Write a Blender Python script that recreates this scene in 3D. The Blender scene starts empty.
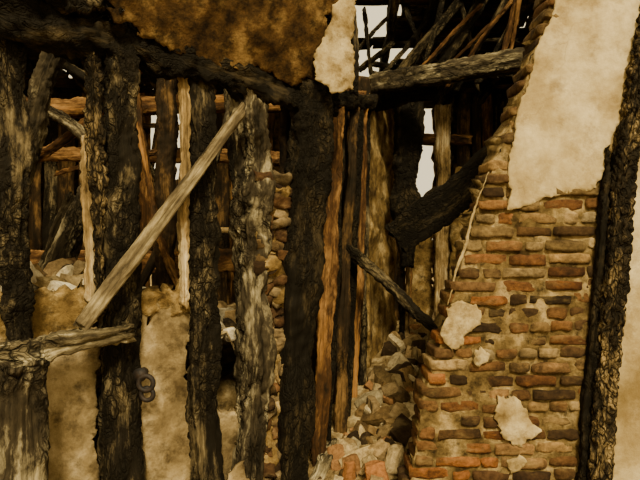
import bpy, bmesh, math, random
from mathutils import Vector, Matrix, noise, geometry, Euler
random.seed(7)
scn=bpy.context.scene
COL=scn.collection

# ---------------------------------------------------------------- materials
def lin(c):
    return tuple(((x/255)/12.92 if x/255<=0.04045 else ((x/255+0.055)/1.055)**2.4) for x in c)+(1,)
class NT:
    def __init__(s,name):
        s.m=bpy.data.materials.new(name); s.m.use_nodes=True
        s.t=s.m.node_tree; s.n=s.t.nodes; s.l=s.t.links
        s.b=s.n['Principled BSDF']
    def node(s,typ,ins=None,**kw):
        n=s.n.new(typ)
        for k,v in kw.items(): setattr(n,k,v)
        for k,v in (ins or {}).items():
            if isinstance(v,bpy.types.NodeSocket): s.l.new(v,n.inputs[k])
            else: n.inputs[k].default_value=v
        return n
    def ramp(s,fac,stops):
        n=s.n.new('ShaderNodeValToRGB'); cr=n.color_ramp
        while len(cr.elements)<len(stops): cr.elements.new(0.5)
        for e,(p,c) in zip(cr.elements,stops):
            e.position=max(0,min(1,p)); e.color=c if len(c)==4 else lin(c)
        s.l.new(fac,n.inputs[0]); return n.outputs[0]
    def mix(s,f,a,b,bt='MIX'):
        n=s.n.new('ShaderNodeMix'); n.data_type='RGBA'; n.blend_type=bt
        for i,v in ((0,f),(6,a),(7,b)):
            if isinstance(v,bpy.types.NodeSocket): s.l.new(v,n.inputs[i])
            else: n.inputs[i].default_value=v
        return n.outputs[2]
    def vec(s,attr='lc',scale=(1,1,1)):
        a=s.node('ShaderNodeAttribute',attribute_name=attr)
        m=s.node('ShaderNodeMapping',{'Vector':a.outputs['Vector'],'Scale':scale})
        return m.outputs[0]
    def objv(s,scale=(1,1,1)):
        a=s.node('ShaderNodeTexCoord')
        m=s.node('ShaderNodeMapping',{'Vector':a.outputs['Object'],'Scale':scale})
        return m.outputs[0]
    def noise(s,v,scale,detail=6,rough=.6):
        return s.node('ShaderNodeTexNoise',{'Vector':v,'Scale':scale,'Detail':detail,'Roughness':rough}).outputs[0]
    def math(s,op,a,b=0.0):
        n=s.n.new('ShaderNodeMath'); n.operation=op
        for i,v in ((0,a),(1,b)):
            if isinstance(v,bpy.types.NodeSocket): s.l.new(v,n.inputs[i])
            else: n.inputs[i].default_value=v
        return n.outputs[0]
    def bump(s,h,st=.6,dist=.01):
        n=s.node('ShaderNodeBump',{'Height':h,'Strength':st,'Distance':dist})
        s.l.new(n.outputs[0],s.b.inputs['Normal'])

BLK=(0.002,0.0014,0.0008,1)
def mat_timber(name,dark,mid,light,char=.5,cell=26,rough=.8,bare=None,bareamt=0.0,lp=.66,spec=.2):
    M=NT(name)
    v=M.vec(scale=(1,1,.5))
    nz=M.node('ShaderNodeTexNoise',{'Vector':v,'Scale':9.0,'Detail':3.0})
    vd=M.mix(.16,v,nz.outputs['Color'],'ADD')
    vo=M.node('ShaderNodeTexVoronoi',{'Vector':vd,'Scale':float(cell)},feature='DISTANCE_TO_EDGE').outputs['Distance']
    vo2=M.node('ShaderNodeTexVoronoi',{'Vector':vd,'Scale':cell*2.6},feature='DISTANCE_TO_EDGE').outputs['Distance']
    cr=M.ramp(vo,[(0,(0,0,0,1)),(.12,(1,1,1,1))])
    cr2=M.ramp(vo2,[(0,(0,0,0,1)),(.10,(1,1,1,1))])
    gr=M.noise(M.vec(scale=(60,60,2.2)),1.0,5,.65)
    n1=M.noise(M.vec(scale=(1.6,1.6,.55)),5.5,10,.72)
    base=M.ramp(n1,[(.34,dark),(.50,mid),(lp,light)])
    base=M.mix(.8,base,M.ramp(gr,[(.34,(.12,.10,.08,1)),(.60,(1,1,1,1))]),'MULTIPLY')
    if bare is not None:
        nb=M.noise(M.vec(scale=(9,9,1.6)),1.0,7,.6)
        bw=M.mix(.75,lin(bare),M.ramp(gr,[(.28,(.22,.13,.07,1)),(.62,(1,1,1,1))]),'MULTIPLY')
        f=M.ramp(nb,[(.60-bareamt*.4,(0,0,0,1)),(.68-bareamt*.4,(1,1,1,1))])
        base=M.mix(f,base,bw)
    nc=M.noise(v,4.0,6,.6)
    fchar=M.ramp(nc,[(.72-char*.5,(0,0,0,1)),(.80-char*.5,(1,1,1,1))])
    crk=M.math('MULTIPLY',cr,M.math('ADD',M.math('MULTIPLY',cr2,.5),.5))
    inv=M.math('MULTIPLY',M.math('SUBTRACT',1.0,crk),fchar)
    col=M.mix(inv,base,BLK)
    M.l.new(col,M.b.inputs['Base Color'])
    M.b.inputs['Roughness'].default_value=rough
    M.b.inputs['Specular IOR Level'].default_value=spec
    M.b.inputs['Specular Tint'].default_value=(1,.85,.6,1)
    h=M.math('ADD',M.math('MULTIPLY',crk,fchar),M.math('MULTIPLY',gr,.6))
    M.bump(h,1.0,.014)
    return M.m

m_char =mat_timber('charcoal_timber',(5,4,2),(24,19,12),(142,124,86),char=.55,lp=.68)
m_chard=mat_timber('deep_charcoal',(3,2,1),(11,8,5),(84,70,44),char=.6,lp=.73)
m_charg=mat_timber('ashy_charcoal',(12,9,6),(62,53,37),(172,157,118),char=.45,cell=18,lp=.64)
m_grey =mat_timber('weathered_grey_timber',(40,32,20),(112,97,68),(176,158,114),char=.3,cell=14)
m_rail =mat_timber('weathered_rail_timber',(38,29,18),(112,99,70),(196,180,138),char=.45,cell=16)
m_board=mat_timber('scorched_board',(12,7,3),(74,47,21),(160,118,66),char=.3,bare=(146,104,54),bareamt=.1,cell=12)
m_brown=mat_timber('smoked_board',(7,5,2),(42,29,14),(118,88,48),char=.3,cell=14)
m_pale =mat_timber('pale_split_wood',(50,34,16),(165,136,86),(228,206,156),char=.25,cell=12)
m_alli =mat_timber('alligator_char',(9,6,3),(44,35,21),(150,126,82),char=1.0,cell=22,lp=.60)

def mat_plaster(name,a,b,c,soot=.3,sootc=(40,25,10),crack=.3,sc=1.0,bd=.008):
    M=NT(name); v=M.objv()
    n1=M.noise(v,2.2*sc,9,.62); n2=M.noise(v,26*sc,6,.7); n3=M.noise(v,5*sc,10,.7)
    col=M.ramp(n1,[(.34,a),(.5,b),(.64,c)])
    col=M.mix(.4,col,M.ramp(n2,[(.3,(.5,.43,.33,1)),(.6,(1,1,1,1))]),'MULTIPLY')
    f=M.ramp(n3,[(.68-soot*.5,(0,0,0,1)),(.86-soot*.5,(1,1,1,1))])
    col=M.mix(M.math('MULTIPLY',f,.8),col,lin(sootc))
    if crack:
        nz=M.node('ShaderNodeTexNoise',{'Vector':v,'Scale':3.0,'Detail':5.0})
        vd=M.mix(.5,v,nz.outputs['Color'],'ADD')
        vo=M.node('ShaderNodeTexVoronoi',{'Vector':vd,'Scale':1.8*sc},feature='DISTANCE_TO_EDGE').outputs['Distance']
        ck=M.ramp(vo,[(0,(.25,.18,.1,1)),(.012,(1,1,1,1))])
        gate=M.ramp(M.noise(v,1.7,3),[(.5,(0,0,0,1)),(.6,(1,1,1,1))])
        col=M.mix(M.math('MULTIPLY',gate,crack),col,ck,'MULTIPLY')
    M.l.new(col,M.b.inputs['Base Color']); M.b.inputs['Roughness'].default_value=.95
    M.b.inputs['Specular IOR Level'].default_value=.1
    M.bump(M.math('ADD',n2,M.math('MULTIPLY',n3,.8)),.6,bd)
    return M.m
m_cream=mat_plaster('cream_plaster',(128,106,64),(172,150,102),(208,189,142),soot=.30,sootc=(112,88,50),crack=.3)
m_dirty=mat_plaster('dirty_cream_plaster',(110,88,50),(160,138,92),(198,178,130),soot=.35,sootc=(80,60,30),crack=0,sc=2.5)
m_infill=mat_plaster('grey_infill_plaster',(88,72,45),(138,118,80),(184,163,120),soot=.36,sootc=(44,32,17),sc=1.8,bd=.014)
m_smoke=mat_plaster('smoke_stained_plaster',(40,27,12),(88,64,32),(142,112,64),soot=.5,sootc=(14,9,4),sc=2.6,bd=.02)
m_soot=mat_plaster('sooty_wall',(10,7,3),(34,24,11),(80,60,32),soot=.5,sootc=(5,3,1),sc=2.0,bd=.02)
m_ochre=mat_plaster('ochre_daub',(76,57,29),(130,104,58),(182,156,104),soot=.42,sootc=(28,18,8),sc=2.6,bd=.02)
m_mortar=mat_plaster('mortar',(60,46,24),(116,95,56),(170,146,98),soot=.40,sootc=(24,17,8),crack=0,sc=3.5,bd=.015)
m_ground=mat_plaster('debris_dust',(72,56,30),(134,112,72),(188,166,118),soot=.34,sootc=(30,21,10),crack=0,sc=4,bd=.03)

def mat_attr(name,bumpd=.006,smear=.35,smearc=(150,120,68),soot=.75,sootc=(24,16,7),sp=(.49,.66)):
    M=NT(name); a=M.node('ShaderNodeAttribute',attribute_name='bc'); v=M.objv()
    n=M.noise(v,30,8,.75); n2=M.noise(M.objv((.6,1,1.6)),5,9,.7)
    col=M.mix(.8,a.outputs['Color'],M.ramp(n,[(.34,(.22,.18,.13,1)),(.60,(1.0,1.0,1.0,1))]),'MULTIPLY')
    f=M.ramp(n2,[(.52,(0,0,0,1)),(.68,(1,1,1,1))])
    col=M.mix(M.math('MULTIPLY',f,smear),col,lin(smearc))
    f2=M.ramp(M.noise(M.objv((.8,1,1.4)),3.1,9,.72),[(sp[0],(0,0,0,1)),(sp[1],(1,1,1,1))])
    col=M.mix(M.math('MULTIPLY',f2,soot),col,lin(sootc))
    M.l.new(col,M.b.inputs['Base Color']); M.b.inputs['Roughness'].default_value=.92
    M.b.inputs['Specular IOR Level'].default_value=.15
    M.bump(n,.8,bumpd); return M.m
m_brick=mat_attr('old_brick',smear=.6,smearc=(150,124,76),bumpd=.014,soot=.8,sp=(.45,.62))
m_nog=mat_attr('nogging_brick',smear=.7,smearc=(170,140,92),bumpd=.015,soot=.7,sp=(.44,.6))
m_rub=mat_attr('rubble',smear=.3,smearc=(166,142,96),soot=.4)
def mat_iron():
    M=NT('rusty_iron'); n=M.noise(M.objv(),40,6)
    M.l.new(M.ramp(n,[(.35,(8,6,4)),(.7,(52,38,24))]),M.b.inputs['Base Color'])
    M.b.inputs['Metallic'].default_value=.3; M.b.inputs['Roughness'].default_value=.7; M.bump(n,.4,.003); return M.m
m_iron=mat_iron()

# ---------------------------------------------------------------- builders
def add_obj(name,me,mat,parent=None,smooth=True):
    o=bpy.data.objects.new(name,me); COL.objects.link(o)
    if mat: me.materials.append(mat)
    if smooth:
        me.polygons.foreach_set('use_smooth',[True]*len(me.polygons))
    if parent: o.parent=parent
    return o
def empty(name):
    o=bpy.data.objects.new(name,None); COL.objects.link(o); o.empty_display_size=.1; return o
def catmull(P,t):
    n=len(P)-1
    if n==1: return P[0].lerp(P[1],t)
    x=t*n; i=min(int(x),n-1); f=x-i
    p0=P[max(i-1,0)];p1=P[i];p2=P[i+1];p3=P[min(i+2,n)]
    return .5*((2*p1)+(p2-p0)*f+(2*p0-5*p1+4*p2-p3)*f*f+(3*p1-p0-3*p2+p3)*f**3)
def lerplist(L,t):
    if not isinstance(L,(list,tuple)): return L
    n=len(L)-1; x=t*n; i=min(int(x),n-1); return L[i]*(1-(x-i))+L[i+1]*(x-i)
_seed=[0]
def timber_mesh(pts,w,d,side=(1,0,0),seg=.016,n=36,rough=.1,crack=.010,wav=.012,cell=.045,sharp=5,endj=.03,split=0.0):
    _seed[0]+=1; sd=Vector((_seed[0]*3.17,_seed[0]*1.91,_seed[0]*7.3))
    P=[Vector(p) for p in pts]; L=sum((P[i+1]-P[i]).length for i in range(len(P)-1))
    k=max(4,int(L/seg)); V=[];LC=[];F=[]; side=Vector(side)
    for i in range(k+1):
        t=i/k; c=catmull(P,t); T=(catmull(P,min(1,t+.01))-catmull(P,max(0,t-.01))).normalized()
        X=(side-T*side.dot(T)).normalized(); Y=T.cross(X)
        z=t*L
        c=c+X*wav*noise.noise(Vector((z*2.2,0,0))+sd)*2+Y*wav*noise.noise(Vector((0,z*2.2,5))+sd)*2
        ww=lerplist(w,t); dd=lerplist(d,t)
        for j in range(n):
            a=2*math.pi*(j+.5)/n; ca,sa=math.cos(a),math.sin(a)
            r=(abs(ca)**sharp+abs(sa)**sharp)**(-1/sharp)
            x=r*ca*ww/2; y=r*sa*dd/2
            q=Vector((x,y,z))
            big=noise.fractal(Vector((x*5,y*5,z*3.2))+sd,.7,2.2,5)
            s=1+rough*big*1.4
            vv=Vector((x,y,z*.6))/cell+sd
            ds=noise.voronoi(vv)[0]; e=min(1,(ds[1]-ds[0])/.28)
            inn=crack*((1-e)**1.5)+crack*.5*noise.noise(Vector((x*50,y*50,z*30)))
            if split:
                sp=noise.noise(Vector((x*22,y*22,z*1.3))+sd); inn+=split*max(0,1-abs(sp)/.07)
            rad=math.hypot(x,y)+1e-6
            s-=inn/rad
            jz=0
            if i==0 or i==k: jz=endj*noise.noise(Vector((x*20,y*20,i))+sd)*(2)
            V.append(c+X*x*s+Y*y*s+T*jz); LC.append(q+sd)
    for i in range(k):
        for j in range(n):
            a=i*n+j;b=i*n+(j+1)%n
            F.append((a,b,b+n,a+n))
    for r0,rev in ((0,True),(k*n,False)):
        cidx=len(V); cc=sum((V[r0+j] for j in range(n)),Vector())/n
        V.append(cc); LC.append(sum((LC[r0+j] for j in range(n)),Vector())/n)
        for j in range(n):
            a=r0+j;b=r0+(j+1)%n
            F.append((b,a,cidx) if rev else (a,b,cidx))
    return V,F,LC
def mesh_from(name,V,F,LC=None,BC=None):
    me=bpy.data.meshes.new(name); me.from_pydata([tuple(v) for v in V],[],F)
    if LC:
        at=me.attributes.new('lc','FLOAT_VECTOR','POINT'); at.data.foreach_set('vector',[x for v in LC for x in v])
    if BC:
        at=me.attributes.new('bc','FLOAT_COLOR','POINT'); at.data.foreach_set('color',[x for v in BC for x in v])
    me.update(); return me
def timber(name,pts,w,d,mat,parent=None,**kw):
    V,F,LC=timber_mesh(pts,w,d,**kw)
    return add_obj(name,mesh_from(name,V,F,LC),mat,parent)
def timbers(name,lst,mat,parent=None,**kw):
    V=[];F=[];LC=[]
    for it in lst:
        pts,w,d=it[:3]; k=dict(kw)
        if len(it)>3: k.update(it[3])
        v,f,l=timber_mesh(pts,w,d,**k); o=len(V)
        V+=v; LC+=l; F+=[tuple(x+o for x in q) for q in f]
    return add_obj(name,mesh_from(name,V,F,LC),mat,parent)
def sheet(name,O,U,W,outline,thick,mat,parent=None,jag=.02,res=.03,bump=.006,bend=None,fr=6):
    _seed[0]+=1; sd=Vector((_seed[0]*2.7,_seed[0]*4.1,0))
    O=Vector(O);U=Vector(U).normalized();W=Vector(W).normalized();N=U.cross(W)
    out=[]; n=len(outline)
    for i in range(n):
        a=Vector(outline[i]);b=Vector(outline[(i+1)%n]); k=max(1,int((b-a).length/(res*.6)))
        for j in range(k):
            p=a.lerp(b,j/k)
            q=Vector((p.x*fr,p.y*fr,0))+sd
            p=p+Vector((noise.fractal(q,.5,2.2,6),noise.fractal(q+Vector((9,9,9)),.5,2.2,6)))*jag
            out.append(p)
    m=len(out); pts=list(out)
    x0=min(p.x for p in out);x1=max(p.x for p in out);y0=min(p.y for p in out);y1=max(p.y for p in out)
    x=x0
    while x<x1:
        y=y0
        while y<y1:
            pts.append(Vector((x+random.uniform(-.3,.3)*res,y+random.uniform(-.3,.3)*res))); y+=res
        x+=res
    r=geometry.delaunay_2d_cdt(pts,[(i,(i+1)%m) for i in range(m)],[list(range(m))],1,1e-5)
    V=[]
    for p in r[0]:
        q=Vector((p.x*4,p.y*4,0))+sd
        h=bump*(noise.fractal(q,.8,2.2,5))
        if bend: h+=bend(p.x,p.y)
        V.append(O+U*p.x+W*p.y+N*h)
    me=mesh_from(name,V,[tuple(f) for f in r[2]])
    o=add_obj(name,me,mat,parent,smooth=True)
    s=o.modifiers.new('s','SOLIDIFY'); s.thickness=thick; s.offset=-1
    return o
def chunk(c,size,col,V,F,BC,rot=None,box=True,jit=.10):
    bm=bmesh.new()
    if box:
        bmesh.ops.create_cube(bm,size=1); bmesh.ops.subdivide_edges(bm,edges=bm.edges[:],cuts=3,use_grid_fill=True)
    else: bmesh.ops.create_icosphere(bm,subdivisions=2,radius=.6)
    sd=Vector((random.random()*99,random.random()*99,0)); o=len(V)
    R=rot or Matrix.Identity(3); S=Vector(size); mn=min(size)
    for v in bm.verts:
        p=v.co.copy()
        if box:
            m=[abs(p[i])>.49 for i in range(3)]
            if sum(m)>=2:
                for i in range(3):
                    if m[i]: p[i]*=1-(.10*mn/S[i] if sum(m)==2 else .2*mn/S[i])
        q=Vector((p.x*S.x,p.y*S.y,p.z*S.z))
        q+=noise.noise_vector(q*(1.2/mn)+sd)*mn*(jit if box else .35)
        V.append(R@q+Vector(c)); BC.append(col)
    for f in bm.faces: F.append(tuple(v.index+o for v in f.verts))
    bm.free()
def rrot():
    return Euler((random.uniform(-3,3),random.uniform(-3,3),random.uniform(-3,3))).to_matrix()

# ---------------------------------------------------------------- ground
def gh(x,y):
    pc=math.exp(-((x-(.35+.2*(y-3.6)))/.9)**2)
    h=.02+max(0,min(.62,.27*(y-2.8)))*pc
    back=max(0,min(1,(y-(3.6+.7*(x+.2)))*2)) if x<-.3 else 0
    h+=back*.55
    return h+.06*noise.fractal(Vector((x*2.2,y*2.2,0)),.8,2.1,5)
V=[];F=[]; nx,ny=210,200
for j in range(ny+1):
    for i in range(nx+1):
        x=-5.5+i*10.5/nx; y=-2+j*11.0/ny; V.append(Vector((x,y,gh(x,y))))
for j in range(ny):
    for i in range(nx):
        a=j*(nx+1)+i; F.append((a,a+1,a+nx+2,a+nx+1))
add_obj('floor',mesh_from('floor',V,F),m_ground)
V=[(-40,-40,-.15),(40,-40,-.15),(40,60,-.15),(-40,60,-.15)]
add_obj('ground_outside',mesh_from('ground_outside',V,[(0,1,2,3)]),m_ground,smooth=False)

# ---------------------------------------------------------------- right wall
YR=3.0
edge=[(.34,0),(.47,.30),(.514,.517),(.541,.734),(.596,.896),(.677,1.167),(.731,1.383),(.812,1.681),(.92,1.979),(1.018,2.223),(1.137,2.574),(1.234,2.9),(1.38,3.4)]
def ex(z):
    for (xa,za),(xb,zb) in zip(edge,edge[1:]):
        if z<=zb: return xa+(xb-xa)*(z-za)/(zb-za)
    return edge[-1][0]
def postx(z): return 1.46+(z-.3)*.095
wr=empty('wall_right')
V=[];F=[];BC=[]
pal=[(146,104,58),(128,94,54),(162,128,78),(108,80,48),(172,144,96),(88,68,40),(136,110,68),(62,46,26),(140,94,52),(180,156,110),(76,56,32),(120,84,46)]
palo=[(168,108,56),(148,94,48),(122,80,42),(108,76,42),(164,124,76),(82,58,34)]
z=.0; c=0
while z<3.35:
    bh=.061; pitch=.0735
    x=ex(z)+random.uniform(-.012,.03)
    xr=postx(z)-.07
    ln=(.235 if c%2==0 else .115)
    while x<xr-.03:
        l=min(ln*random.uniform(.85,1.08),xr-x)
        if l>.03:
            zc=z+bh/2+random.uniform(-.004,.004)+.007*math.sin(x*5)
            k=random.choice(palo) if (z<.85 and x<1.1 and random.random()<.7) or random.random()<.10 else random.choice(pal)
            s=random.uniform(.5,1.1)
            col=tuple(a*s for a in lin(k)[:3])+(1,)
            chunk((x+l/2,YR+.115+random.uniform(-.008,.014),zc),(l-.008,.23,bh+random.uniform(-.010,.003)),col,V,F,BC,
                  rot=Matrix.Rotation(random.uniform(-.022,.022),3,'Y')@Matrix.Rotation(random.uniform(-.03,.03),3,'Z'),jit=.22)
        x+=l+.006; ln=.235 if random.random()>.3 else .115
    z+=pitch; c+=1
add_obj('bricks',mesh_from('bricks',V,F,None,BC),m_brick,wr)
outl=[(x+.02,z) for x,z in edge]+[(postx(3.4),3.4),(postx(0),0)]
sheet('mortar_core',(0,YR+.014,0),(1,0,0),(0,0,1),outl,.19,m_mortar,wr,jag=.008,res=.03,bump=.018)
pl=[(1.32,3.4),(1.95,3.4),(1.82,2.9),(1.71,2.5),(1.625,2.25),(1.55,2.09),(1.51,1.87),(1.30,1.845),(1.15,1.79),(1.02,1.76),(1.025,2.05),(1.08,2.35),(1.17,2.62),(1.26,2.9)]
sheet('plaster_upper',(0,YR-.014,0),(1,0,0),(0,0,1),pl,.022,m_cream,wr,jag=.024,res=.025,bump=.010,fr=5)
for i,p in enumerate([[(.66,1.04),(.69,1.24),(.76,1.28),(.84,1.23),(.85,1.14),(.79,1.08),(.75,1.02)],
                      [(.93,.74),(1.05,.76),(1.12,.66),(1.2,.58),(1.10,.50),(1.0,.52),(.93,.62)],
                      [(.84,.98),(.88,1.03),(.93,.99),(.90,.93),(.85,.92)],
                      [(1.0,.42),(1.08,.43),(1.12,.36),(1.02,.34)]]):
    sheet('plaster_patch_%d'%i,(0,YR-.012,0),(1,0,0),(0,0,1),p,.012,m_dirty,wr,jag=.035,res=.02,bump=.008)
lip=[(ex(z)-.006,z) for z in [1.25+.08*i for i in range(10)]]
lip=lip+[(x+.010+.006*math.sin(z*9),z) for x,z in reversed(lip)]
sheet('plaster_lip',(0,YR+.002,0),(1,0,0),(0,0,1),lip,.012,m_dirty,wr,jag=.010,res=.02,bump=.004)
sheet('plaster_side',(0,YR+.03,0),(1,0,0),(0,0,1),[(1.48,0),(1.53,.8),(1.60,1.5),(1.70,2.5),(1.80,3.4),(3.2,3.4),(3.2,0)],.12,m_cream,wr,jag=.012,res=.06,bump=.015)
timber('charred_post',[(1.465,2.975,0),(1.50,2.975,.6),(1.555,2.975,1.2),(1.61,2.975,1.8),(1.695,2.975,2.4),(1.80,2.975,2.9),(1.93,2.975,3.4)],.13,.12,m_alli,
       n=52,seg=.011,crack=.022,cell=.036,rough=.08,wav=.008)
timber('charred_stud',[(1.40,2.985,.0),(1.425,2.985,.5),(1.475,2.985,1.1),(1.52,2.985,1.75),(1.545,2.99,2.1)],[.05,.045,.05,.04,.02],.05,m_chard,n=24,rough=.35,wav=.01)

# ---------------------------------------------------------------- left partition
u1=Vector((1.29,.9,0)).normalized(); n1=Vector((.572,-.82,0))
def W1(t,z,off=0):
    return Vector((-1.47+1.29*t,2.4+.9*t,z))+n1*off
def W2(s,z,off=0):
    return Vector((-.1+.97*s,3.35+2.65*s,z))+Vector((.939,-.344,0))*off

timber('charred_post',[W1(.09,0),W1(.09,1.1),W1(.075,1.7),W1(.06,2.6)],[.13,.12,.13,.14],.13,m_char,side=u1,rough=.28,split=.02)
timber('charred_post',[(-1.245,2.33,0),(-1.235,2.32,.6),(-1.225,2.31,1.10)],[.2,.2,.19],.16,m_charg,side=u1,rough=.12,crack=.010,cell=.06,split=.02)
timber('charred_post',[W1(.385,0),W1(.378,.8),W1(.385,1.5),W1(.375,2.1),W1(.365,2.6)],[.20,.18,.17,.15,.17],.15,m_char,side=u1,rough=.2,split=.025)
timber('charred_stud',[W1(.315,1.25,.02),W1(.30,1.9,.02),W1(.285,2.55,.0)],[.05,.09,.10],.08,m_alli,side=u1,rough=.4,n=32,crack=.02)
timber('split_stud',[W1(.285,1.30,-.06),W1(.285,1.75,-.06),W1(.28,2.1,-.06)],[.05,.05,.03],.04,m_pale,side=u1,rough=.3,n=20)
timber('charred_post',[W1(.665,0),W1(.65,.9),W1(.642,1.7),W1(.632,2.6)],[.15,.16,.16,.17],.14,m_char,side=u1,rough=.22,split=.03)
timber('split_stud',[W1(.580,1.25,.03),W1(.576,1.8,.03),W1(.575,2.5,.03)],[.05,.06,.045],.05,m_pale,side=u1,rough=.25,n=20)
timber('charred_post',[W1(.805,0),W1(.815,.5),W1(.84,.9),W1(.825,1.3),W1(.835,1.65),W1(.865,1.95),W1(.84,2.25),W1(.83,2.55)],[.19,.17,.20,.16,.19,.21,.16,.20],.16,m_charg,side=u1,
       rough=.22,crack=.014,cell=.07,wav=.035,n=56,split=.05,seg=.012)
timber('charred_post',[W1(.985,0,.02),W1(1.01,.7,.02),W1(1.045,1.5,.02),W1(1.07,2.1,.02),W1(1.09,2.55,.02)],[.20,.21,.24,.25,.25],.2,m_chard,side=u1,rough=.22,split=.02)
timber('wall_plate_beam',[W1(-.35,2.62,.02),W1(.1,2.60,.02),W1(.5,2.56,.03),W1(.9,2.50,.03),W1(1.2,2.47,.0)],.2,[.22,.20,.15,.12,.11],m_chard,side=(0,0,1),rough=.5,crack=.02,wav=.025,split=.02)
timber('charred_beam',[W1(-.3,2.78,.12),W1(.1,2.80,.12),W1(.36,2.76,.10)],.24,[.2,.22,.16],m_char,side=(0,0,1),rough=.5,crack=.025,wav=.03,split=.03)
timber('wall_plate_beam',[W2(.0,2.50,.02),W2(.35,2.66,.02),W2(.7,2.9,.0),W2(1.0,3.05,0)],.12,.14,m_chard,side=(0,0,1),rough=.35,n=28)
timber('timber_rail',[(-1.75,2.2,1.09),(-1.3,2.32,1.115),(-1.1,2.42,1.15),(-.90,2.60,1.165)],[.12,.12,.10,.09],[.10,.10,.11,.09],m_rail,side=(0,0,1),rough=.25,wav=.012,split=.025)
timber('diagonal_brace',[(-1.065,2.47,1.21),(-.86,2.63,1.55),(-.64,2.81,1.93),(-.42,2.98,2.29)],[.075,.08,.07,.06],.07,m_grey,side=(.7,.2,-.5),rough=.05,crack=.003,wav=.004,split=.008)
bm=bmesh.new()
def ring(c,R,r,nu=20,nv=8):
    vs=[]
    for i in range(nu):
        a=2*math.pi*i/nu
        for j in range(nv):
            b=2*math.pi*j/nv
            p=Vector(((R+r*math.cos(b))*math.cos(a),r*math.sin(b),(R+r*math.cos(b))*math.sin(a)))
            vs.append(bm.verts.new(p+Vector(c)))
    for i in range(nu):
        for j in range(nv):
            bm.faces.new((vs[i*nv+j],vs[i*nv+(j+1)%nv],vs[((i+1)%nu)*nv+(j+1)%nv],vs[((i+1)%nu)*nv+j]))
cL=W1(.435,.90,.10)
ring(cL+Vector((0,0,.0)),.036,.013)
ring(cL+Vector((.005,.005,-.055)),.03,.012)
mm=bmesh.ops.create_cone(bm,cap_ends=True,segments=12,radius1=.035,radius2=.024,depth=.09)['verts']
for v in mm:
    p=v.co.copy(); v.co=cL+Vector((-.03+p.x,.03+p.z*.8,.04+p.y))
me=bpy.data.meshes.new('iron_latch'); bm.to_mesh(me); bm.free(); add_obj('iron_latch',me,m_iron)

wl=empty('wall_left')
def panel(name,t0,t1,z0,z1,mat,off=-.03,jag=.03,th=.09,bump=.03):
    L=1.573; o=[(t0*L,z0),(t1*L,z0),(t1*L,z1),(t0*L,z1)]
    return sheet(name,W1(0,0,off),u1,(0,0,1),o,th,mat,wl,jag=jag,res=.025,bump=bump,fr=9)
panel('infill_1',-.25,.30,0,1.35,m_ochre,off=-.06)
panel('infill_1_face',-.2,.31,0,1.16,m_infill,off=-.035,th=.03)
panel('infill_2',.42,.61,0,1.31,m_infill)
panel('infill_2_cap',.41,.61,1.22,1.34,m_ochre,off=.0,th=.1,jag=.05,bump=.05)
panel('infill_3',.70,.80,0,.62,m_infill,off=-.02,jag=.06)
V=[];F=[];BC=[]; z=0
while z<1.95:
    for k in range(2):
        l=.12+random.uniform(-.03,.03)
        col=tuple(a*random.uniform(.4,1.0) for a in [1])[0]
        col=tuple(a*col for a in lin(random.choice([(146,104,62),(160,128,80),(118,84,50),(176,150,104),(96,70,42)]))[:3])+(1,)
        p=W1(.875+.085*k+random.uniform(-.015,.015),z+.03,-.02+random.uniform(-.03,.03))
        chunk(p,(l,.12,.066+random.uniform(-.01,.012)),col,V,F,BC,rot=Matrix.Rotation(math.atan2(.9,1.29),3,'Z')@Matrix.Rotation(random.uniform(-.2,.2),3,'Y'),jit=.5)
    z+=.064
add_obj('brick_nogging',mesh_from('brick_nogging',V,F,None,BC),m_nog,wl)
panel('nogging_mortar',.85,.99,0,1.9,m_ochre,off=.02,jag=.05,th=.08,bump=.08)
sheet('plaster_flake',(-.52,2.86,.0),(1,.55,0),(.0,.12,1),[(0,0),(.16,0),(.17,.25),(.12,.42),(.06,.38),(.0,.22)],.025,m_infill,None,jag=.03,res=.02)

# ---------------------------------------------------------------- passage side
def stud(name,s0,s1,z0,z1,w,d,mat,off=0,**kw):
    m=(s0+s1)/2
    timber(name,[W2(s0,z0,off),W2(m,(z0+z1)/2,off),W2(s1,z1,off)],w,d,mat,side=(1,0,0),rough=kw.pop('rough',.22),crack=.006,sharp=8,n=30,split=.014,**kw)
stud('scorched_board',.04,.17,.0,2.5,[.08,.11,.10],.05,m_board,.05)
stud('charred_stud',.12,.25,.05,2.52,.05,.10,m_chard,.03)
stud('scorched_board',.19,.33,.05,2.6,[.10,.08,.07],.05,m_brown,.04)
stud('charred_stud',.27,.40,.05,2.65,.06,.1,m_chard,.03)
stud('scorched_board',.33,.45,.1,2.7,[.06,.07,.05],.05,m_board,.04)
stud('charred_stud',.41,.50,.1,2.7,.06,.1,m_char,.02)
d2=Vector((.97,2.65,0)).normalized()
sheet('clay_panel',W2(.50,0,.02),d2,(0,0,1),[(0,0),(1.0,0),(1.05,1.5),(1.0,3.05),(.55,3.0),(0,2.75)],.08,m_ochre,wl,jag=.03,res=.05,bump=.04)
sheet('backing_boards',W2(0,0,-.12),d2,(0,0,1),[(0,0),(1.75,0),(1.75,2.7),(0,2.45)],.04,m_soot,wl,jag=.04,res=.06,bump=.02)
timber('sill_beam',[W2(-.28,.07,.15),W2(.2,.13,.10),W2(.5,.25,.08)],.10,.12,m_rail,side=(1,0,0),rough=.2)
timber('loose_plank',[(-.30,2.95,.06),(-.06,3.2,.16),(.08,3.55,.30)],.10,.03,m_rail,side=(1,-.5,0),rough=.2,n=28)
timber('charred_post',[(.80,5.15,1.35),(.78,5.15,1.9),(.80,5.15,2.4),(.80,5.15,3.1)],[.10,.22,.25,.25],.2,m_chard,rough=.3)
timber('charred_stud',[(.84,5.3,.3),(.84,5.3,1.6)],.045,.05,m_pale,rough=.2,n=20)
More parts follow.
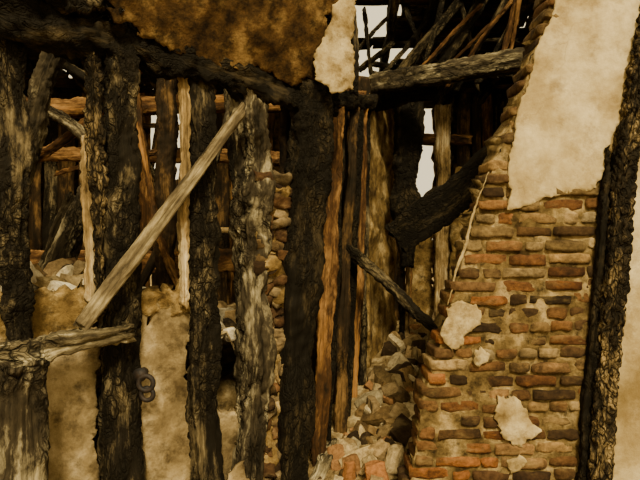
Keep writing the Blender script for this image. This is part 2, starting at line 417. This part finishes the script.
timber('charred_stud',[(.76,5.2,.3),(.77,5.2,1.5)],.06,.06,m_char,rough=.2,n=20)
timber('fallen_pole',[(.10,4.15,1.66),(.28,4.05,1.50),(.46,3.9,1.30),(.62,3.7,1.12),(.80,3.5,.99)],[.06,.085,.075,.09,.07],.08,m_char,side=(0,0,1),rough=.3,sharp=2.5,wav=.02)
timber('fallen_plank',[(.58,4.25,1.60),(.95,4.2,1.88),(1.45,4.15,2.28)],[.26,.30,.26],.06,m_chard,side=(-.6,0,.8),rough=.12)

# ---------------------------------------------------------------- ceiling remnants
cl=empty('ceiling')
nn=(Vector((0,0,1))*.93+n1*.36).normalized()
sheet('plaster_brown',W1(0,2.54,.10),u1,nn,[(.50,.10),(.75,.03),(1.1,.0),(1.45,-.02),(1.70,-.02),(1.72,.3),(1.78,.8),(.45,.8),(.48,.4)],.02,m_smoke,cl,jag=.05,res=.025,bump=.02,fr=8)
sheet('plaster_cove',(-.02,3.2,2.46),(1,.25,0),(0,-.12,1),[(.0,.06),(.10,.0),(.22,.02),(.24,.12),(.22,.3),(.25,.55),(.30,.9),(.14,.9),(.13,.55),(.06,.35),(-.01,.22)],.02,m_dirty,cl,jag=.03,res=.02,bump=.012,
      bend=lambda x,y:-.9*(x-.12)**2)
timbers('charred_laths',[([(-.10+.02*i,3.30+.01*i,2.55),(-.08+.035*i,3.30,2.9+.05*i),(-.02+.05*i,3.28,3.5)],.05,.03) for i in range(4)],m_chard,cl,n=16,rough=.3)
timber('charred_rafter',[(-.14,3.35,2.48),(-.05,3.32,2.75),(.06,3.3,3.2),(.1,3.3,3.6)],[.16,.12,.12,.16],.1,m_chard,rough=.35)
timber('charred_rafter',[(.21,3.6,2.55),(.24,3.6,2.8),(.20,3.6,3.2)],[.05,.06,.05],.05,m_char,rough=.35,n=20)

# ---------------------------------------------------------------- tie beam, roof
timber('tie_beam',[(.45,4.75,2.92),(1.1,4.5,2.98),(1.9,4.3,3.05)],.17,.16,m_charg,side=(0,0,1),rough=.12,split=.02)
timber('charred_beam',[(.42,5.0,2.80),(.70,4.85,2.87),(1.0,4.7,2.86)],.14,.12,m_chard,side=(0,0,1),rough=.3)
rf=empty('roof')
def roofz(y): return 4.35-.34*(y-3.4)
raf=[]
for i in range(16):
    x=-3.6+i*.42+random.uniform(-.06,.06)
    raf.append(([(x,3.7,roofz(3.7)),(x+.05,6.75,roofz(6.75))],.09,.12))
timbers('rafters',raf,m_char,rf,n=18,seg=.05,rough=.2)
sh=[];sh2=[]
y=4.98
while y<6.95:
    x=-4.6
    while x<3.2:
        l=random.uniform(.35,.9)
        cx=x+l*.5
        r=cx/y
        hole=(.055<r<.115) or (-.33<r<-.27) or (-.17<r<-.15 and y>5.5)
        if not hole and random.random()<.97:
            it=([(x,y,roofz(y)+.09),(x+l,y+random.uniform(-.015,.015),roofz(y)+.09+random.uniform(-.02,.02))],.19,.02,dict(side=(0,1,-.34)))
            (sh if random.random()<.5 else sh2).append(it)
        x+=l+.01
    y+=.155
timbers('roof_boards',sh,m_char,rf,n=10,seg=.06,rough=.08,crack=.002)
timbers('roof_boards_brown',sh2,m_brown,rf,n=10,seg=.06,rough=.08,crack=.002)
cr=[]
for (a,b,w) in [((.55,5.2,2.95),(1.25,5.0,3.75),.09),((.75,5.3,3.0),(1.5,5.1,3.75),.06),((1.0,5.2,3.0),(1.55,5.0,3.9),.10),((1.25,5.2,3.0),(1.75,5.0,3.9),.06),
              ((.5,5.5,3.35),(1.8,5.2,3.15),.06),((.6,5.4,3.2),(1.3,5.2,3.95),.05),((1.4,4.9,3.0),(1.75,4.9,3.6),.05),((.7,5.5,3.55),(1.9,5.3,3.5),.06),
              ((.9,5.1,2.95),(1.15,5.0,3.9),.05),((.36,5.4,3.25),(.70,5.3,3.5),.06),((.36,5.4,3.45),(.66,5.3,3.75),.04),((.52,5.3,3.0),(.42,5.3,3.8),.04),
              ((1.1,5.3,3.0),(.8,5.2,3.8),.05),((1.5,5.2,3.0),(1.3,5.1,3.8),.04)]:
    cr.append(([a,b],w,w*.8))
timbers('collapsed_rafters',cr,m_char,rf,n=18,seg=.03,rough=.25)
timbers('collapsed_battens',[([(.8,5.1,3.05),(1.45,4.95,3.7)],.04,.03),([(.95,5.05,3.0),(1.6,4.95,3.6)],.03,.03),([(1.15,5.1,3.0),(1.72,4.9,3.75)],.04,.03),([(1.55,4.8,3.1),(1.70,4.8,3.7)],.06,.03),([(1.62,4.8,3.1),(1.75,4.75,3.8)],.04,.03)],m_board,rf,n=14,seg=.03,rough=.2)

# ---------------------------------------------------------------- back walls
wb=empty('wall_back')
A=[];B=[];C=[]
x=-5.2
while x<3.2:
    w=random.uniform(.12,.24)
    top=random.uniform(3.35,3.6)
    opening=(-2.1<x<-1.65)
    door=(1.02<x+w/2<1.26)
    if not door and random.random()<.96:
        z1=2.3 if opening else top
        it=([(x+w/2,6.6,.0),(x+w/2+random.uniform(-.03,.03),6.6,z1)],w-.01,.03)
        random.choice([A,B,B,C] if x<.6 else [A,B,B,C]).append(it)
    x+=w+random.choice([0,.004,.01,.02])
timbers('boards_charred',A,m_char,wb,n=12,seg=.05,rough=.06,crack=.003)
timbers('boards_brown',B,m_brown,wb,n=12,seg=.05,rough=.06,crack=.003)
timbers('boards_light',C,m_board,wb,n=12,seg=.05,rough=.06,crack=.003)
timbers('battens_across_gap',[([(-2.3,6.5,2.6),(-1.4,6.5,2.66)],.07,.04),([(-2.3,6.5,2.95),(-1.4,6.45,2.9)],.06,.04),([(-2.3,6.5,3.2),(-1.4,6.45,3.3)],.10,.04),([(-2.0,6.45,2.3),(-1.75,6.4,3.5)],.07,.04)],m_brown,wb,n=14,seg=.05,side=(0,0,1))
sheet('backing_plaster_left',(-5.2,6.8,0),(1,0,0),(0,0,1),[(0,0),(3.0,0),(3.0,3.4),(0,3.4)],.08,m_smoke,wb,jag=.04,res=.12)
sheet('backing_plaster_mid',(-1.6,6.8,0),(1,0,0),(0,0,1),[(0,0),(2.6,0),(2.6,3.4),(0,3.4)],.08,m_smoke,wb,jag=.04,res=.12)
sheet('backing_plaster_right',(1.4,6.8,0),(1,0,0),(0,0,1),[(0,0),(2.2,0),(2.2,3.5),(0,3.5)],.08,m_smoke,wb,jag=.04,res=.12)
df=empty('door_1')
timber('jamb_left',[(1.0,6.3,.2),(1.02,6.3,3.1)],.07,.12,m_board,df,n=20,seg=.03)
timber('jamb_right',[(1.36,6.2,.2),(1.38,6.2,3.1)],.17,.1,m_pale,df,n=24,seg=.03)
timber('lintel',[(.9,6.25,2.75),(1.7,6.25,2.72)],.12,.12,m_board,df,n=20,seg=.03,side=(0,0,1))
sheet('door_remnant',(1.02,6.35,0),(1,0,0),(0,0,1),[(0,.2),(.28,.2),(.28,1.7),(.16,1.95),(0,1.6)],.05,m_ochre,df,jag=.05,res=.04,bump=.02)
sheet('tan_wall',(1.38,6.1,0),(1,-.3,0),(0,0,1),[(0,0),(1.4,0),(1.4,2.6),(.1,2.4)],.05,m_ochre,wb,jag=.03,res=.08,bump=.02)
for nm,x,mt in (('wall_far_left',-5.0,m_smoke),('wall_far_right',3.1,m_smoke)):
    sheet(nm,(x,3.2 if x>0 else 2.0,0),(0,1,0),(0,0,1),[(0,0),(4.6,0),(4.6,3.4),(2,3.7),(0,3.4)],.1,mt,None,jag=.04,res=.12,bump=.02)

# ---------------------------------------------------------------- timbers in the room behind
timber('leaning_timber',[(-2.05,3.45,1.0),(-1.79,3.4,2.2),(-1.56,3.4,2.9)],[.14,.13,.12],.12,m_charg,rough=.2,split=.02)
timber('leaning_timber',[(-2.2,4.1,.8),(-2.02,4.0,1.31),(-1.78,4.0,1.92)],[.1,.12,.10],.1,m_charg,rough=.2,sharp=2.5,split=.02)
timber('leaning_timber',[(-2.0,3.9,.8),(-1.83,3.8,1.35),(-1.58,3.8,1.91),(-1.42,3.8,2.35)],[.15,.17,.15,.12],.13,m_charg,rough=.2,sharp=2.5,split=.02)
timber('charred_post',[(-1.2,4.3,.4),(-1.18,4.3,3.4)],.14,.14,m_brown,rough=.2,n=28)
timber('charred_post',[(-.72,5.0,.4),(-.70,5.0,3.6)],.12,.12,m_brown,rough=.2,n=24)
timber('charred_beam',[(-4,5.0,2.82),(-2,5.0,2.80),(.4,5.0,2.85)],.16,.14,m_board,side=(0,0,1),rough=.15,n=24)
timber('charred_beam',[(-4,5.2,2.42),(-2,5.2,2.40),(-.3,5.1,2.35)],.13,.1,m_board,side=(0,0,1),rough=.15,n=24)
timber('pale_batten',[(-1.6,5.3,1.72),(-.3,5.1,1.68)],.05,.03,m_pale,side=(0,0,1),n=16)
timber('pale_batten',[(-2.2,4.6,2.15),(-1.2,4.5,2.35)],.04,.03,m_board,side=(0,0,1),n=16)
timber('scorched_board',[(-2.6,4.9,1.42),(-.3,4.8,1.40)],.2,.03,m_board,side=(0,0,1),n=24)
timber('leaning_timber',[(-1.55,4.5,1.0),(-1.1,4.6,2.1),(-.9,4.6,2.9)],.07,.06,m_brown,n=20)
timber('leaning_timber',[(-.5,4.3,.6),(-.75,4.4,2.9)],.07,.06,m_char,n=20)
timber('leaning_timber',[(-2.5,4.6,2.2),(-1.9,4.4,2.5),(-1.2,4.4,3.2)],.08,.07,m_board,n=20)
timber('leaning_timber',[(-2.7,5.4,3.4),(-1.9,5.2,2.9),(-1.5,5.2,2.0)],.08,.07,m_char,n=20)
timber('leaning_timber',[(-2.9,4.4,2.7),(-2.0,4.3,2.55),(-1.5,4.2,2.0)],.09,.07,m_charg,n=20)
timber('leaning_timber',[(-1.0,4.2,1.0),(-1.3,4.3,1.9),(-1.5,4.5,3.0)],.06,.06,m_board,n=20,rough=.3)
timber('leaning_timber',[(-.95,3.9,.9),(-.85,3.9,1.8),(-.60,4.1,2.8)],.06,.06,m_charg,n=20,rough=.3)

# ---------------------------------------------------------------- rubble
def rubble(name,n,reg,smin,smax,cols):
    V=[];F=[];BC=[]
    for i in range(n):
        x,y,zz=reg()
        s=smin+(smax-smin)*random.random()**2.2
        k=random.choice(cols); q=random.uniform(.55,1.1)
        chunk((x,y,zz+s*.12),(s,s*random.uniform(.5,.9),s*random.uniform(.25,.6)),tuple(a*q for a in lin(k)[:3])+(1,),V,F,BC,rot=rrot(),box=random.random()<.6,jit=.2)
    return add_obj(name,mesh_from(name,V,F,None,BC),m_rub,smooth=False)
def r1():
    while True:
        y=2.7+3.6*random.random(); s=(y-3.35)/2.65
        x=random.uniform(-.1+.97*s+.12,max(.55,-.1+.97*s+.9))
        if not(2.9<y<3.35 and x>ex(.3)-.06): return x,y,gh(x,y)
cols=[(150,124,80),(184,160,112),(126,100,60),(98,76,44),(200,180,134),(150,108,64),(54,40,22),(160,134,90)]
rubble('rubble_pile',850,r1,.02,.24,cols)
def r3():
    x=ex(.3)+random.uniform(-.30,.30); y=2.93-random.random()*.25 if x>ex(.3)-.1 else 2.8+random.random()*.5
    return x,y,gh(x,y)+random.uniform(0,.10)
rubble('fallen_bricks',40,r3,.06,.2,[(156,104,58),(136,96,56),(114,82,48),(180,156,110)])
def mh(x,y):
    return 1.04+.36*math.exp(-((x+1.5)/.40)**2)+.06*noise.fractal(Vector((x*3,y*3,1)),.8,2,4)
def ylim(x): return 2.4+.9*(x+1.47)/1.29+.22
def r2():
    x=random.uniform(-2.6,-.45); y=ylim(x)+random.random()*1.1
    return x,y,mh(x,y)-.04
rubble('debris_heap',420,r2,.04,.24,[(222,206,166),(236,222,186),(150,124,82),(86,64,38),(40,30,18),(176,152,106)])
V=[];F=[];N=50
for j in range(N+1):
    for i in range(N+1):
        x=-2.8+i*2.5/N; y=ylim(x)+j*1.3/N
        k=min(1,i/5,(N-i)/5,(N-j)/8)
        V.append(Vector((x,y,.3+(mh(x,y)-.3)*k)))
for j in range(N):
    for i in range(N):
        a=j*(N+1)+i; F.append((a,a+1,a+N+2,a+N+1))
add_obj('debris_mound',mesh_from('debris_mound',V,F),m_ground)

# ---------------------------------------------------------------- light + camera
w=bpy.data.worlds.new('World'); scn.world=w; w.use_nodes=True
bg=w.node_tree.nodes['Background']; bg.inputs[0].default_value=(1.0,.83,.49,1); bg.inputs[1].default_value=1.45
sun=bpy.data.lights.new('sun','SUN'); sun.energy=5.8; sun.angle=.2; sun.color=(1,.87,.57)
so=bpy.data.objects.new('sun',sun); COL.objects.link(so); so.rotation_euler=Vector((-.12,.72,-.62)).to_track_quat('-Z','Y').to_euler()
cam=bpy.data.cameras.new('camera'); cam.sensor_width=36; cam.lens=36*554/640; cam.clip_start=.05
co=bpy.data.objects.new('camera',cam); COL.objects.link(co); co.location=(0,0,1.6); co.rotation_euler=(math.pi/2,0,0)
scn.camera=co
